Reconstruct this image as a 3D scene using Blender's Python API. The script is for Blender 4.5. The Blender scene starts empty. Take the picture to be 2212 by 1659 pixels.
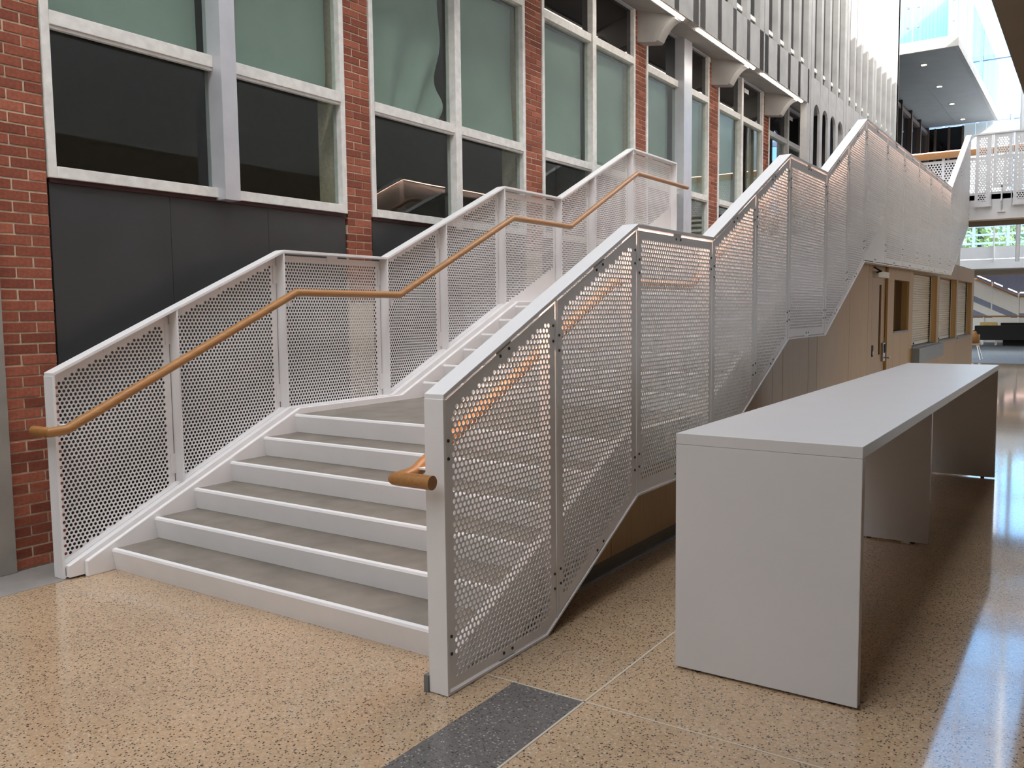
import bpy, bmesh, math, random
from mathutils import Vector, Matrix
from mathutils.geometry import delaunay_2d_cdt
random.seed(7)
S = bpy.context.scene
C = S.collection
D = bpy.data

# ------------------------------------------------------------------ camera
CAM_H = 1.62
yaw, pitch, roll, FPX = 0.5966, -0.0833, -0.0110, 1855.1
F = Vector((math.cos(yaw)*math.cos(pitch), math.sin(yaw)*math.cos(pitch), math.sin(pitch)))
RT = Vector((math.sin(yaw), -math.cos(yaw), 0)); UP = RT.cross(F)
R2 = math.cos(roll)*RT + math.sin(roll)*UP
U2 = -math.sin(roll)*RT + math.cos(roll)*UP
cam_d = D.cameras.new('camera'); cam = D.objects.new('camera', cam_d); C.objects.link(cam)
cam_d.sensor_fit = 'HORIZONTAL'; cam_d.sensor_width = 36.0; cam_d.lens = FPX/2212*36.0
cam_d.clip_end = 400
m = Matrix.Identity(4)
for i in range(3):
    m[i][0] = R2[i]; m[i][1] = U2[i]; m[i][2] = -F[i]
m[0][3], m[1][3], m[2][3] = 0, 0, CAM_H
cam.matrix_world = m
S.camera = cam

# ------------------------------------------------------------------ world, sun, exposure
W = D.worlds.new('world'); S.world = W; W.use_nodes = True
nt = W.node_tree; bg = nt.nodes['Background']
sky = nt.nodes.new('ShaderNodeTexSky'); sky.sky_type = 'NISHITA'
sky.sun_disc = False; sky.sun_elevation = math.radians(48); sky.sun_rotation = math.radians(200)
sky.air_density = 1.0; sky.dust_density = 1.5
hs = nt.nodes.new('ShaderNodeHueSaturation'); hs.inputs['Saturation'].default_value = .36
nt.links.new(sky.outputs[0], hs.inputs['Color']); 
wm = nt.nodes.new('ShaderNodeVectorMath'); wm.operation = 'MULTIPLY'; wm.inputs[1].default_value = (1.03, 1.0, .92)
nt.links.new(hs.outputs[0], wm.inputs[0]); nt.links.new(wm.outputs[0], bg.inputs[0]); bg.inputs[1].default_value = 0.55
SUN_TO = Vector((-0.42, -0.70, 0.50)).normalized()
sd = D.lights.new('sun_offscreen', 'SUN'); sd.energy = 4.2; sd.angle = math.radians(0.53); sd.color = (1, .97, .93)
sun = D.objects.new('sun_offscreen', sd); C.objects.link(sun); sun.location = (10, -20, 40)
sun.rotation_euler = SUN_TO.to_track_quat('Z', 'Y').to_euler()
S.view_settings.view_transform = 'Standard'; S.view_settings.look = 'None'
S.view_settings.gamma = 1; S.view_settings.use_curve_mapping = False
S.view_settings.exposure = 1.25

# ------------------------------------------------------------------ helpers
def new_mat(name):
    mt = D.materials.new(name); mt.use_nodes = True
    return mt, mt.node_tree, mt.node_tree.nodes['Principled BSDF']
def plain(name, col, rough=.5, metal=0, var=0.0, scale=6, bump=0.0, spec=.5):
    mt, t, b = new_mat(name)
    b.inputs['Base Color'].default_value = (*col, 1); b.inputs['Roughness'].default_value = rough
    b.inputs['Metallic'].default_value = metal; b.inputs['Specular IOR Level'].default_value = spec
    tc = t.nodes.new('ShaderNodeTexCoord')
    n = t.nodes.new('ShaderNodeTexNoise'); n.inputs['Scale'].default_value = scale; n.inputs['Detail'].default_value = 5
    t.links.new(tc.outputs['Object'], n.inputs['Vector'])
    if var:
        r = t.nodes.new('ShaderNodeMapRange'); r.inputs[1].default_value = .3; r.inputs[2].default_value = .7
        r.inputs[3].default_value = 1-var; r.inputs[4].default_value = 1+var
        t.links.new(n.outputs['Fac'], r.inputs[0])
        mx = t.nodes.new('ShaderNodeVectorMath'); mx.operation = 'SCALE'; mx.inputs[0].default_value = col
        t.links.new(r.outputs[0], mx.inputs['Scale']); t.links.new(mx.outputs[0], b.inputs['Base Color'])
    if bump:
        bp = t.nodes.new('ShaderNodeBump'); bp.inputs['Strength'].default_value = bump; bp.inputs['Distance'].default_value = .01
        t.links.new(n.outputs['Fac'], bp.inputs['Height']); t.links.new(bp.outputs[0], b.inputs['Normal'])
    return mt
def emis(name, col, s):
    mt, t, b = new_mat(name)
    b.inputs['Base Color'].default_value = (*col, 1)
    b.inputs['Emission Color'].default_value = (*col, 1); b.inputs['Emission Strength'].default_value = s
    return mt

def mk_terrazzo(name, base, dark, light, gloss):
    mt, t, b = new_mat(name); N = t.nodes; L = t.links
    tc = N.new('ShaderNodeTexCoord')
    v = N.new('ShaderNodeTexVoronoi'); v.inputs['Scale'].default_value = 115
    nz = N.new('ShaderNodeTexNoise'); nz.inputs['Scale'].default_value = 60; nz.inputs['Detail'].default_value = 2
    L.new(tc.outputs['Object'], nz.inputs['Vector'])
    mv = N.new('ShaderNodeMixRGB'); mv.inputs[0].default_value = .012
    L.new(tc.outputs['Object'], mv.inputs[1]); L.new(nz.outputs['Color'], mv.inputs[2]); L.new(mv.outputs[0], v.inputs['Vector'])
    sep = N.new('ShaderNodeSeparateColor'); L.new(v.outputs['Color'], sep.inputs[0])
    def lt(sock, val, op='LESS_THAN'):
        q = N.new('ShaderNodeMath'); q.operation = op; L.new(sock, q.inputs[0]); q.inputs[1].default_value = val; return q.outputs[0]
    dist = lt(v.outputs['Distance'], .46)
    d1 = N.new('ShaderNodeMath'); d1.operation = 'MULTIPLY'; L.new(lt(sep.outputs[0], .21), d1.inputs[0]); L.new(dist, d1.inputs[1])
    d2 = N.new('ShaderNodeMath'); d2.operation = 'MULTIPLY'; L.new(lt(sep.outputs[1], .10), d2.inputs[0]); L.new(dist, d2.inputs[1])
    big = N.new('ShaderNodeTexNoise'); big.inputs['Scale'].default_value = 1.6; big.inputs['Detail'].default_value = 6
    L.new(tc.outputs['Object'], big.inputs['Vector'])
    mr = N.new('ShaderNodeMapRange'); mr.inputs[1].default_value = .3; mr.inputs[2].default_value = .7; mr.inputs[3].default_value = .9; mr.inputs[4].default_value = 1.1
    L.new(big.outputs['Fac'], mr.inputs[0])
    sh = N.new('ShaderNodeMapRange'); L.new(sep.outputs[2], sh.inputs[0]); sh.inputs[3].default_value = .86; sh.inputs[4].default_value = 1.14
    mm = N.new('ShaderNodeMath'); mm.operation = 'MULTIPLY'; L.new(mr.outputs[0], mm.inputs[0]); L.new(sh.outputs[0], mm.inputs[1])
    bs = N.new('ShaderNodeVectorMath'); bs.operation = 'SCALE'; bs.inputs[0].default_value = base; L.new(mm.outputs[0], bs.inputs['Scale'])
    a = N.new('ShaderNodeMixRGB'); L.new(d1.outputs[0], a.inputs[0]); L.new(bs.outputs[0], a.inputs[1]); a.inputs[2].default_value = (*dark, 1)
    c = N.new('ShaderNodeMixRGB'); L.new(d2.outputs[0], c.inputs[0]); L.new(a.outputs[0], c.inputs[1]); c.inputs[2].default_value = (*light, 1)
    L.new(c.outputs[0], b.inputs['Base Color']); b.inputs['Roughness'].default_value = gloss
    b.inputs['Specular IOR Level'].default_value = .55
    b.inputs['Coat Weight'].default_value = .25; b.inputs['Coat Roughness'].default_value = .05
    bn = N.new('ShaderNodeBump'); bn.inputs['Strength'].default_value = .03; bn.inputs['Distance'].default_value = .02
    wv = N.new('ShaderNodeTexNoise'); wv.inputs['Scale'].default_value = .9; wv.inputs['Detail'].default_value = 1
    L.new(tc.outputs['Object'], wv.inputs['Vector']); L.new(wv.outputs['Fac'], bn.inputs['Height']); L.new(bn.outputs[0], b.inputs['Normal'])
    return mt
def mk_wood(name, c1, c2, axis, rough=.4, sc=1.0):
    mt, t, b = new_mat(name); N = t.nodes; L = t.links
    tc = N.new('ShaderNodeTexCoord'); mp = N.new('ShaderNodeMapping')
    s = [60*sc, 60*sc, 60*sc]; s[axis] = 2.0*sc; mp.inputs['Scale'].default_value = s
    L.new(tc.outputs['Object'], mp.inputs[0])
    n = N.new('ShaderNodeTexNoise'); n.inputs['Scale'].default_value = 1; n.inputs['Detail'].default_value = 6; n.inputs['Roughness'].default_value = .6
    L.new(mp.outputs[0], n.inputs['Vector'])
    cr = N.new('ShaderNodeValToRGB'); cr.color_ramp.elements[0].position = .3; cr.color_ramp.elements[1].position = .7
    cr.color_ramp.elements[0].color = (*c1, 1); cr.color_ramp.elements[1].color = (*c2, 1)
    L.new(n.outputs['Fac'], cr.inputs[0])
    oi = N.new('ShaderNodeObjectInfo'); mr = N.new('ShaderNodeMapRange'); L.new(oi.outputs['Random'], mr.inputs[0])
    mr.inputs[3].default_value = .93; mr.inputs[4].default_value = 1.07
    vm = N.new('ShaderNodeVectorMath'); vm.operation = 'SCALE'; L.new(cr.outputs[0], vm.inputs[0]); L.new(mr.outputs[0], vm.inputs['Scale'])
    L.new(vm.outputs[0], b.inputs['Base Color']); b.inputs['Roughness'].default_value = rough
    return mt
def mk_brick():
    mt, t, b = new_mat('brick_red'); N = t.nodes; L = t.links
    oi = N.new('ShaderNodeObjectInfo'); cr = N.new('ShaderNodeValToRGB')
    e = cr.color_ramp.elements
    e[0].position = 0; e[0].color = (.21, .054, .030, 1); e[1].position = 1; e[1].color = (.40, .125, .072, 1)
    k = cr.color_ramp.elements.new(.5); k.color = (.28, .078, .042, 1)
    L.new(oi.outputs['Random'], cr.inputs[0])
    tc = N.new('ShaderNodeTexCoord'); n = N.new('ShaderNodeTexNoise'); n.inputs['Scale'].default_value = 45; n.inputs['Detail'].default_value = 8
    L.new(tc.outputs['Object'], n.inputs['Vector'])
    mr = N.new('ShaderNodeMapRange'); mr.inputs[1].default_value = .3; mr.inputs[2].default_value = .7; mr.inputs[3].default_value = .78; mr.inputs[4].default_value = 1.2
    L.new(n.outputs['Fac'], mr.inputs[0])
    vm = N.new('ShaderNodeVectorMath'); vm.operation = 'SCALE'; L.new(cr.outputs[0], vm.inputs[0]); L.new(mr.outputs[0], vm.inputs['Scale'])
    L.new(vm.outputs[0], b.inputs['Base Color']); b.inputs['Roughness'].default_value = .85
    bp = N.new('ShaderNodeBump'); bp.inputs['Strength'].default_value = .4; bp.inputs['Distance'].default_value = .003
    L.new(n.outputs['Fac'], bp.inputs['Height']); L.new(bp.outputs[0], b.inputs['Normal'])
    return mt
def mk_glass(name, tint, ior=1.5, rough=0.0, wav=0.0):
    mt = D.materials.new(name); mt.use_nodes = True; t = mt.node_tree; N = t.nodes; L = t.links
    N.remove(N['Principled BSDF']); out = N['Material Output']
    tr = N.new('ShaderNodeBsdfTransparent'); tr.inputs[0].default_value = (*tint, 1)
    gl = N.new('ShaderNodeBsdfGlossy'); gl.inputs['Roughness'].default_value = rough; gl.inputs[0].default_value = (.95, .97, .97, 1)
    fr = N.new('ShaderNodeLayerWeight'); fr.inputs['Blend'].default_value = .5
    pw_ = N.new('ShaderNodeMath'); pw_.operation = 'POWER'; pw_.inputs[1].default_value = 5; L.new(fr.outputs['Facing'], pw_.inputs[0])
    f0 = ((ior-1)/(ior+1))**2
    mr = N.new('ShaderNodeMapRange'); mr.inputs[3].default_value = f0; mr.inputs[4].default_value = 1; L.new(pw_.outputs[0], mr.inputs[0])
    mx = N.new('ShaderNodeMixShader'); L.new(mr.outputs[0], mx.inputs[0]); L.new(tr.outputs[0], mx.inputs[1]); L.new(gl.outputs[0], mx.inputs[2])
    L.new(mx.outputs[0], out.inputs[0])
    if wav:
        tc = N.new('ShaderNodeTexCoord'); n = N.new('ShaderNodeTexNoise'); n.inputs['Scale'].default_value = 1.3; n.inputs['Detail'].default_value = 1
        bp = N.new('ShaderNodeBump'); bp.inputs['Strength'].default_value = wav; bp.inputs['Distance'].default_value = .02
        L.new(tc.outputs['Object'], n.inputs['Vector']); L.new(n.outputs['Fac'], bp.inputs['Height'])
        L.new(bp.outputs[0], gl.inputs['Normal']); L.new(bp.outputs[0], fr.inputs['Normal'])
    return mt

M = dict(
    white=plain('white_paint', (.80, .79, .79), .38, var=.02),
    whitef=plain('white_matt_paint', (.80, .79, .79), .5, var=.02),
    laminate=plain('white_laminate', (.66, .645, .64), .28, var=.015, scale=3),
    tread=plain('tread_concrete', (.205, .18, .15), .7, var=.18, scale=5, bump=.15),
    conc=plain('concrete', (.37, .355, .335), .85, var=.10, scale=4, bump=.2),
    conc_floor=plain('concrete_floor', (.27, .25, .235), .6, var=.2, scale=4, bump=.1),
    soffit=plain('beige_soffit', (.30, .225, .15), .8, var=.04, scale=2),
    ucon=plain('overhang_concrete', (.37, .355, .335), .85, var=.12, scale=3, bump=.2),
    mortar=plain('mortar', (.66, .56, .42), .95, var=.12, scale=30, bump=.4),
    brick=mk_brick(),
    frame=plain('aged_white_frame', (.78, .77, .735), .5, var=.10, scale=14),
    alum=plain('mullion_aluminium', (.60, .61, .65), .35, metal=.3, var=.05),
    dkpanel=plain('charcoal_panel', (.040, .043, .045), .45, var=.12, scale=2),
    room=plain('room_paint', (.32, .31, .30), .8, var=.04),
    blackglass=plain('black_glass', (.006, .006, .007), .03, spec=.5),
    curtain=plain('teal_curtain', (.28, .345, .31), .8, var=.06, scale=3),
    terr=mk_terrazzo('terrazzo', (.47, .33, .205), (.045, .035, .035), (.56, .47, .37), .085),
    terrd=mk_terrazzo('dark_terrazzo', (.135, .125, .12), (.05, .045, .045), (.36, .33, .29), .2),
    zinc=plain('joint_strip', (.52, .46, .36), .5),
    carpet=plain('grey_carpet', (.15, .175, .20), .8, var=.15, scale=8),
    hand=mk_wood('oak_handrail', (.33, .15, .045), (.45, .22, .07), 0, .35),
    veneer=mk_wood('oak_veneer', (.35, .205, .078), (.42, .255, .10), 2, .45),
    doorw=mk_wood('door_veneer', (.27, .15, .055), (.33, .185, .07), 2, .42),
    steel=plain('steel', (.45, .45, .46), .3, metal=.9),
    plinth=plain('plinth_metal', (.16, .165, .17), .25, metal=.7),
    bolt=plain('bolt_dark', (.05, .045, .04), .5, metal=.5),
    greymetal=plain('grey_counter', (.16, .165, .165), .4, var=.04),
    jambm=plain('beige_jamb', (.30, .28, .25), .5, var=.1),
    shutter=plain('shutter_slats', (.78, .72, .63), .35, metal=.15),
    led=emis('led_cool', (1, .93, .84), 10.0),
    ledp=emis('led_pink', (1, .62, .48), 13.0),
    ledf=emis('led_far', (1, .70, .60), 4.0),
    spot=emis('downlight_glow', (1, .86, .62), 8.0),
    glass=mk_glass('window_glass', (.90, .94, .92), 1.45, wav=.06),
    glassc=mk_glass('clear_glass', (.90, .96, .97), 1.45),
    glasst=mk_glass('tinted_curtain_glass', (.46, .68, .90), 1.5),
    glassb=mk_glass('pale_blue_glass', (.62, .80, .86), 1.5),
    mull=plain('blue_mullion', (.16, .20, .30), .5),
    blackfab=plain('black_fabric', (.006, .006, .0055), .9, var=.3, scale=20),
    yellow=plain('mustard_fabric', (.50, .36, .13), .9, var=.1),
    bluewall=plain('blue_grey_wall', (.22, .26, .36), .8, var=.05),
    darkred=plain('dark_red_trim', (.05, .012, .012), .6),
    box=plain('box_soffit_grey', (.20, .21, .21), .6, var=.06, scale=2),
    boxwhite=plain('box_white', (.72, .77, .78), .6),
    brownframe=plain('brown_mullion', (.07, .045, .035), .5),
    leaf=plain('leaf_yellow', (.95, .64, .10), .7, var=.3, scale=3),
    bark=plain('bark', (.12, .09, .06), .9, var=.2),
    rubber=plain('black_rubber', (.02, .02, .02), .7),
)

class MB:
    def __init__(s): s.v = []; s.f = []
    def box(s, x0, x1, y0, y1, z0, z1):
        b = len(s.v)
        s.v += [(x0,y0,z0),(x1,y0,z0),(x1,y1,z0),(x0,y1,z0),(x0,y0,z1),(x1,y0,z1),(x1,y1,z1),(x0,y1,z1)]
        s.f += [tuple(b+i for i in q) for q in ((0,3,2,1),(4,5,6,7),(0,1,5,4),(1,2,6,5),(2,3,7,6),(3,0,4,7))]
        return s
    def prism(s, poly, a0, a1, axis='y'):
        """poly: 2D points in (x,z) for axis y, (y,z) for axis x, (x,y) for axis z"""
        b = len(s.v); n = len(poly)
        mk = {'y': lambda p, a: (p[0], a, p[1]), 'x': lambda p, a: (a, p[0], p[1]), 'z': lambda p, a: (p[0], p[1], a)}[axis]
        s.v += [mk(p, a0) for p in poly] + [mk(p, a1) for p in poly]
        s.f.append(tuple(b+i for i in range(n))); s.f.append(tuple(b+n+i for i in reversed(range(n))))
        for i in range(n):
            j = (i+1) % n; s.f.append((b+j, b+i, b+n+i, b+n+j))
        return s
    def tube(s, pts, r, seg=14, ry=None):
        """mitred tube along a polyline"""
        pts = [Vector(p) for p in pts]; b = len(s.v); n = len(pts); ry = ry or r
        for i, p in enumerate(pts):
            d0 = (pts[i]-pts[i-1]).normalized() if i else None
            d1 = (pts[i+1]-pts[i]).normalized() if i < n-1 else None
            t = (d0+d1).normalized() if d0 and d1 else (d0 or d1)
            k = 1/max(.45, t.dot(d0)) if d0 and d1 else 1
            # frame
            up = Vector((0,0,1)) if abs(t.z) < .9 else Vector((1,0,0))
            sd_ = t.cross(up).normalized(); u = sd_.cross(t).normalized()
            bend = None
            if d0 and d1:
                w = d1-d0
                if w.length > 1e-4: bend = (w - t*w.dot(t)).normalized()
            for q in range(seg):
                a = 2*math.pi*q/seg; o = sd_*(math.cos(a)*r)+u*(math.sin(a)*ry)
                if bend: o += bend*(o.dot(bend)*(k-1))
                s.v.append(tuple(p+o))
        for i in range(n-1):
            for q in range(seg):
                a = b+i*seg+q; c = b+i*seg+(q+1) % seg
                s.f.append((a, c, c+seg, a+seg))
        s.f.append(tuple(b+q for q in reversed(range(seg)))); s.f.append(tuple(b+(n-1)*seg+q for q in range(seg)))
        return s
    def cyl(s, p0, p1, r, seg=12): return s.tube([p0, p1], r, seg)
    def mesh(s, name, mat, smooth=False, bevel=0):
        me = D.meshes.new(name); me.from_pydata(s.v, [], s.f); me.materials.append(M[mat] if isinstance(mat, str) else mat)
        bm = bmesh.new(); bm.from_mesh(me); bmesh.ops.recalc_face_normals(bm, faces=bm.faces)
        if bevel: bmesh.ops.bevel(bm, geom=bm.edges[:], offset=bevel, segments=2, affect='EDGES', profile=.6)
        bm.to_mesh(me); bm.free()
        if smooth:
            for p in me.polygons: p.use_smooth = True
            me.set_sharp_from_angle(angle=math.radians(40))
        return me
def link(name, me, parent=None, loc=(0,0,0), rz=0):
    o = D.objects.new(name, me); C.objects.link(o); o.location = loc; o.rotation_euler = (0,0,rz)
    if parent: o.parent = parent
    return o
def obj(name, mb, mat, parent=None, smooth=False, bevel=0, loc=(0,0,0)):
    return link(name, mb.mesh(name, mat, smooth, bevel), parent, loc)
def box(name, x0, x1, y0, y1, z0, z1, mat, parent=None, bevel=0):
    return obj(name, MB().box(x0,x1,y0,y1,z0,z1), mat, parent, bevel=bevel)
def empty(name, loc=(0,0,0)):
    o = D.objects.new(name, None); C.objects.link(o); o.location = loc; o.empty_display_size = .1; return o
def tag(o, label=None, cat=None, group=None, kind=None):
    if label: o['label'] = label
    if cat: o['category'] = cat
    if group: o['group'] = group
    if kind: o['kind'] = kind
    return o
def struct(o, label, cat): return tag(o, label, cat, kind='structure')

def lerp_line(nodes, x):
    for (a, za), (b, zb) in zip(nodes, nodes[1:]):
        if x <= b+1e-9: return za+(zb-za)*(x-a)/(b-a)
    return nodes[-1][1]

# ------------------------------------------------------------------ floor
fl = box('floor', -12, 62, -14, 5.70, -.2, 0, 'terr'); struct(fl, 'polished beige terrazzo floor with dark chips', 'floor')
box('dark_strip', -8, 3.02, 1.705, 2.055, -.05, .0015, 'terrd', fl)
box('joint_strip', -8, 14, 1.698, 1.708, -.05, .002, 'zinc', fl)
box('joint_strip', 3.014, 3.022, -6, 2.26, -.05, .002, 'zinc', fl)
box('concrete_border', -8, 2.90, 5.21, 5.70, -.05, .002, 'conc_floor', fl)
cp = box('floor', 28.3, 47, -14, 12, -.1, .006, 'carpet'); struct(cp, 'blue-grey carpeted floor beyond the terrazzo', 'floor')

# ------------------------------------------------------------------ left wall: brick piers, windows, panels
YW = 5.65
bays = [(3.00,5.69),(6.02,8.655),(9.03,11.57),(11.94,14.44),(14.87,17.34),(17.70,20.2)]
mulls = [(4.29,4.43,.10),(7.28,7.38,.02),(10.25,10.35,.02),(13.10,13.42,.10),(16.0,16.1,.02),(18.9,19.0,.02)]
piers = [(2.655,2.99),(5.70,6.01),(8.675,9.02),(11.58,11.93),(14.45,14.86),(17.35,17.69),(20.21,20.6)]
CH = .0690; JT = .0115
def brick_mesh(L):
    return MB().box(0, L, 0, .07, 0, CH-JT).mesh('brick', 'brick', bevel=.0025)
plabels = ['red brick pier beside the beige door frame', 'red brick pier between the first and second tall windows',
           'red brick pier right of the window with the draped curtain', 'red brick pier carrying the first concrete bracket',
           'red brick pier carrying the second concrete bracket', 'red brick pier carrying the third concrete bracket', 'dark brick pier at the end of the window wall']
ztops = [4.15, 4.6, 5.95, 5.95, 5.9, 5.9, 5.9]; zlow = [0.0, 1.75, 2.35, 3.0, 2.7, 3.2, 3.4]
for k, (x0, x1) in enumerate(piers):
    w = box('wall_left', x0, x1, YW+.006, YW+.35, 0, 6.0, 'mortar'); struct(w, plabels[k], 'brick wall')
    wd = x1-x0; full = (wd-JT)*2/3; half = (wd-JT)/3
    mf, mh = brick_mesh(full), brick_mesh(half)
    nlo = int(zlow[k]/CH); n = 0
    for c in range(nlo, int(ztops[k]/CH)):
        if n >= 290: break
        z = c*CH+JT
        seq = [(0, mf), (full+JT, mh)] if c % 2 == 0 else [(0, mh), (half+JT, mf)]
        for dx, me in seq:
            b = link('brick', me, w, (x0+dx+random.uniform(-.0015,.0015), YW+random.uniform(-.0025,.002), z+random.uniform(-.001,.001)))
            b.rotation_euler = (0, random.uniform(-.004,.004), 0); n += 1

wlab = ['tall window with dark lower panes nearest the railing end post', 'tall window with loosely draped curtain behind its upper pane',
        'tall window with black top panes above the first left landing', 'tall window with wide grey mullion beside the left railing end',
        'tall window under the third ceiling strip with mostly dark panes', 'last tall window with dark panes beside the fluted facade']
ZS0, ZS1, ZT0, ZT1, ZU0, ZU1, ZTOP = 2.525, 2.60, 3.50, 3.59, 5.16, 5.26, 5.98
for k, (x0, x1) in enumerate(bays):
    w = empty('window_%d' % (k+1), (x0, YW, ZS0)); struct(w, wlab[k], 'window'); w.matrix_world = Matrix.Translation((x0, YW, ZS0))
    def wb(name, a, b, y0, y1, z0, z1, mat, par=None, bev=.004):
        o = obj(name, MB().box(a-x0, b-x0, y0-YW, y1-YW, z0-ZS0, z1-ZS0), mat, par or w, bevel=bev); return o
    fw = .055
    wb('jamb', x0, x0+fw, YW-.012, YW+.09, ZS0, ZTOP, 'frame'); wb('jamb', x1-fw, x1, YW-.012, YW+.09, ZS0, ZTOP, 'frame')
    wb('sill', x0+fw, x1-fw, YW-.022, YW+.09, ZS0, ZS1, 'frame'); wb('head', x0+fw, x1-fw, YW-.005, YW+.09, ZTOP-.06, ZTOP, 'alum')
    a, b, pr = mulls[k]
    wb('mullion', a, b, YW-.015-pr, YW+.09, ZS0-.02, ZTOP, 'alum' if k in (0, 3) else 'frame')
    cols = [(x0+fw, a), (b, x1-fw)]
    for ci, (c0, c1) in enumerate(cols):
        wb('transom', c0, c1, YW-.02, YW+.09, ZT0, ZT1, 'frame'); wb('transom', c0, c1, YW-.012, YW+.09, ZU0, ZU1, 'frame')
        wb('bead', c0, c1, YW-.008, YW+.03, ZT0-.022, ZT0, 'frame', bev=.002)
        wb('pane', c0, c1, YW+.045, YW+.051, ZS1, ZT0, 'glass', bev=0)
        wb('pane', c0, c1, YW+.045, YW+.051, ZT1, ZU0, 'glass', bev=0)
        wb('pane', c0, c1, YW+.045, YW+.051, ZU1, ZTOP-.06, 'blackglass', bev=0)
        # curtain behind upper pane
        if k <= 3 or (k == 4 and ci == 0):
            mb = MB(); nx, nz = 60, 40; drape = (k == 1 and ci == 0)
            wdt = (c1-c0)*(.985 if not drape else .97)
            ca = c0+.01
            for j in range(nz+1):
                v = j/nz
                for i in range(nx+1):
                    u = i/nx
                    z = ZT1-.03+v*(ZU0+.02-ZT1)
                    if drape:
                        fold = .05*math.sin(9*u+5*(1-v)**2*u*2.2)*(1-v)**.6*(.3+u)+.035*math.sin(17*u-2.5*v)*(1-v)*u
                        x = ca+wdt*u*(1-.05*(1-v)*u)
                        zz = z
                    else:
                        fold = .010*math.sin(7*u+1.5*v+k*2+ci)+.02*(1-v)*math.sin(4*u*(1+v)+k)*(.4 if k != 1 else 1.6)
                        x = ca+wdt*u; zz = z
                    mb.v.append((x, YW+.16+fold, zz))
            for j in range(nz):
                for i in range(nx):
                    q = j*(nx+1)+i; mb.f.append((q, q+1, q+nx+2, q+nx+1))
            side = 'left' if ci == 0 else 'right'
            cu = obj('curtain', mb, 'curtain', smooth=True)
            nice = ['first', 'second', 'third', 'fourth', 'fifth'][k]
            tag(cu, 'grey-green loosely folded curtain behind the draped upper pane' if drape else
                'flat grey-green shade in the %s tall window, beside the %s brick pier' % (nice, ['first','second','third','fourth','fifth','sixth'][k+ci]), 'curtain', 'shades behind the tall windows')
    if k in (4, 5): wb('sticker', b+.25, b+.5, YW+.042, YW+.0445, 5.74, 5.82, 'frame', bev=0)
    # charcoal panels below
    if k < 3:
        pw = box('wall_panel', x0+.005, x1-.005, YW+.04, YW+.1, 0.0, ZS0-.02, 'dkpanel')
        struct(pw, 'charcoal wall cladding below the %s tall window' % ['first','second','third'][k], 'wall')
        seams = {0: [x0+.008, 3.892, 4.797, x1-.008], 1: [x0+.008, 6.95, 7.85, x1-.008], 2: [x0+.008, 9.9, 10.8, x1-.008]}[k]
        for a_, b_ in zip(seams, seams[1:]):
            box('panel', a_+.0015, b_-.0015, YW+.015, YW+.041, .0, ZS0-.03, 'dkpanel', pw)
        box('flashing', x0+.01, x1-.01, YW+.0, YW+.04, ZS0-.03, ZS0-.002, 'darkred', pw)
    else:
        pw = box('wall_panel', x0, x1, YW+.02, YW+.1, 0.0, ZS0-.005, 'dkpanel')
        struct(pw, 'charcoal wall cladding below the %s tall window' % ['fourth','fifth','sixth'][k-3], 'wall')

ir = empty('wall_interior'); struct(ir, 'dark room interior behind the tall windows', 'wall')
box('back_wall', 1.4, 21.0, YW+7.0, YW+7.1, 2.2, 6.2, 'room', ir); box('room_floor', 1.4, 21.0, YW+.11, YW+7.0, 2.2, 2.4, 'room', ir)
box('room_ceiling', 1.4, 21.0, YW+.31, YW+7.0, 6.02, 6.2, 'room', ir); box('end_wall', 20.9, 21.0, YW+.41, YW+7.0, 2.4, 6.02, 'room', ir); box('end_wall', 1.4, 1.5, YW+.36, YW+7.0, 2.4, 6.02, 'room', ir)

# door frame at the far left
dr = empty('door_1'); struct(dr, 'beige metal door frame with dark glass beside a brick pier', 'door')
box('jamb', 2.545, 2.652, YW-.03, YW+.15, .002, 3.0, 'jambm', dr, .004)
box('jamb_stop', 2.515, 2.545, YW+.02, YW+.15, .002, 3.0, 'jambm', dr)
box('glass_leaf', 1.4, 2.515, YW+.06, YW+.08, .05, 3.0, 'blackglass', dr)
box('bottom_rail', 1.4, 2.515, YW+.03, YW+.10, .0025, .1, 'alum', dr)
box('head', 1.4, 2.652, YW-.03, YW+.15, 3.0, 3.1, 'alum', dr)
w = box('wall_left', 1.4, 2.652, YW+.006, YW+.35, 3.1, 6.0, 'brick'); struct(w, 'brickwork above the beige door frame', 'brick wall')

# ------------------------------------------------------------------ concrete overhang, facade and brackets
YF, ZF = 4.94, 5.74
ov = obj('ceiling', MB().prism([(YF, ZF), (YW+.3, 6.02), (YW+.3, 6.5), (YF, 6.4)], 1.4, 18.02, 'x'), 'ucon')
struct(ov, 'sloping concrete soffit of the overhang above the tall windows', 'ceiling')
def corbel(xc):
    prof = [(YW+.02, 6.0), (YW+.02, 5.50), (5.36, 5.455)]
    for i in range(9):
        a = i/8*math.pi/2
        t_ = i/8; prof.append((5.33-.26*t_, 5.475+.25*(1-(1-t_)**2)))
    prof += [(5.06, 5.79)]
    return MB().prism(prof, -.11, .11, 'x')
cme = corbel(0).mesh('bracket', 'ucon')
for i, (a, b) in enumerate(piers[1:6]):
    o = link('concrete_bracket', cme, None, ((a+b)/2, 0, 0))
    tag(o, 'curved concrete bracket under the overhang on the %s brick pier' % ['second','third','fourth','fifth','sixth'][i], 'bracket', 'brackets carrying the overhang')
LX = [(9.35, 11.76), (12.31, 14.82), (15.22, 17.71)]
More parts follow.
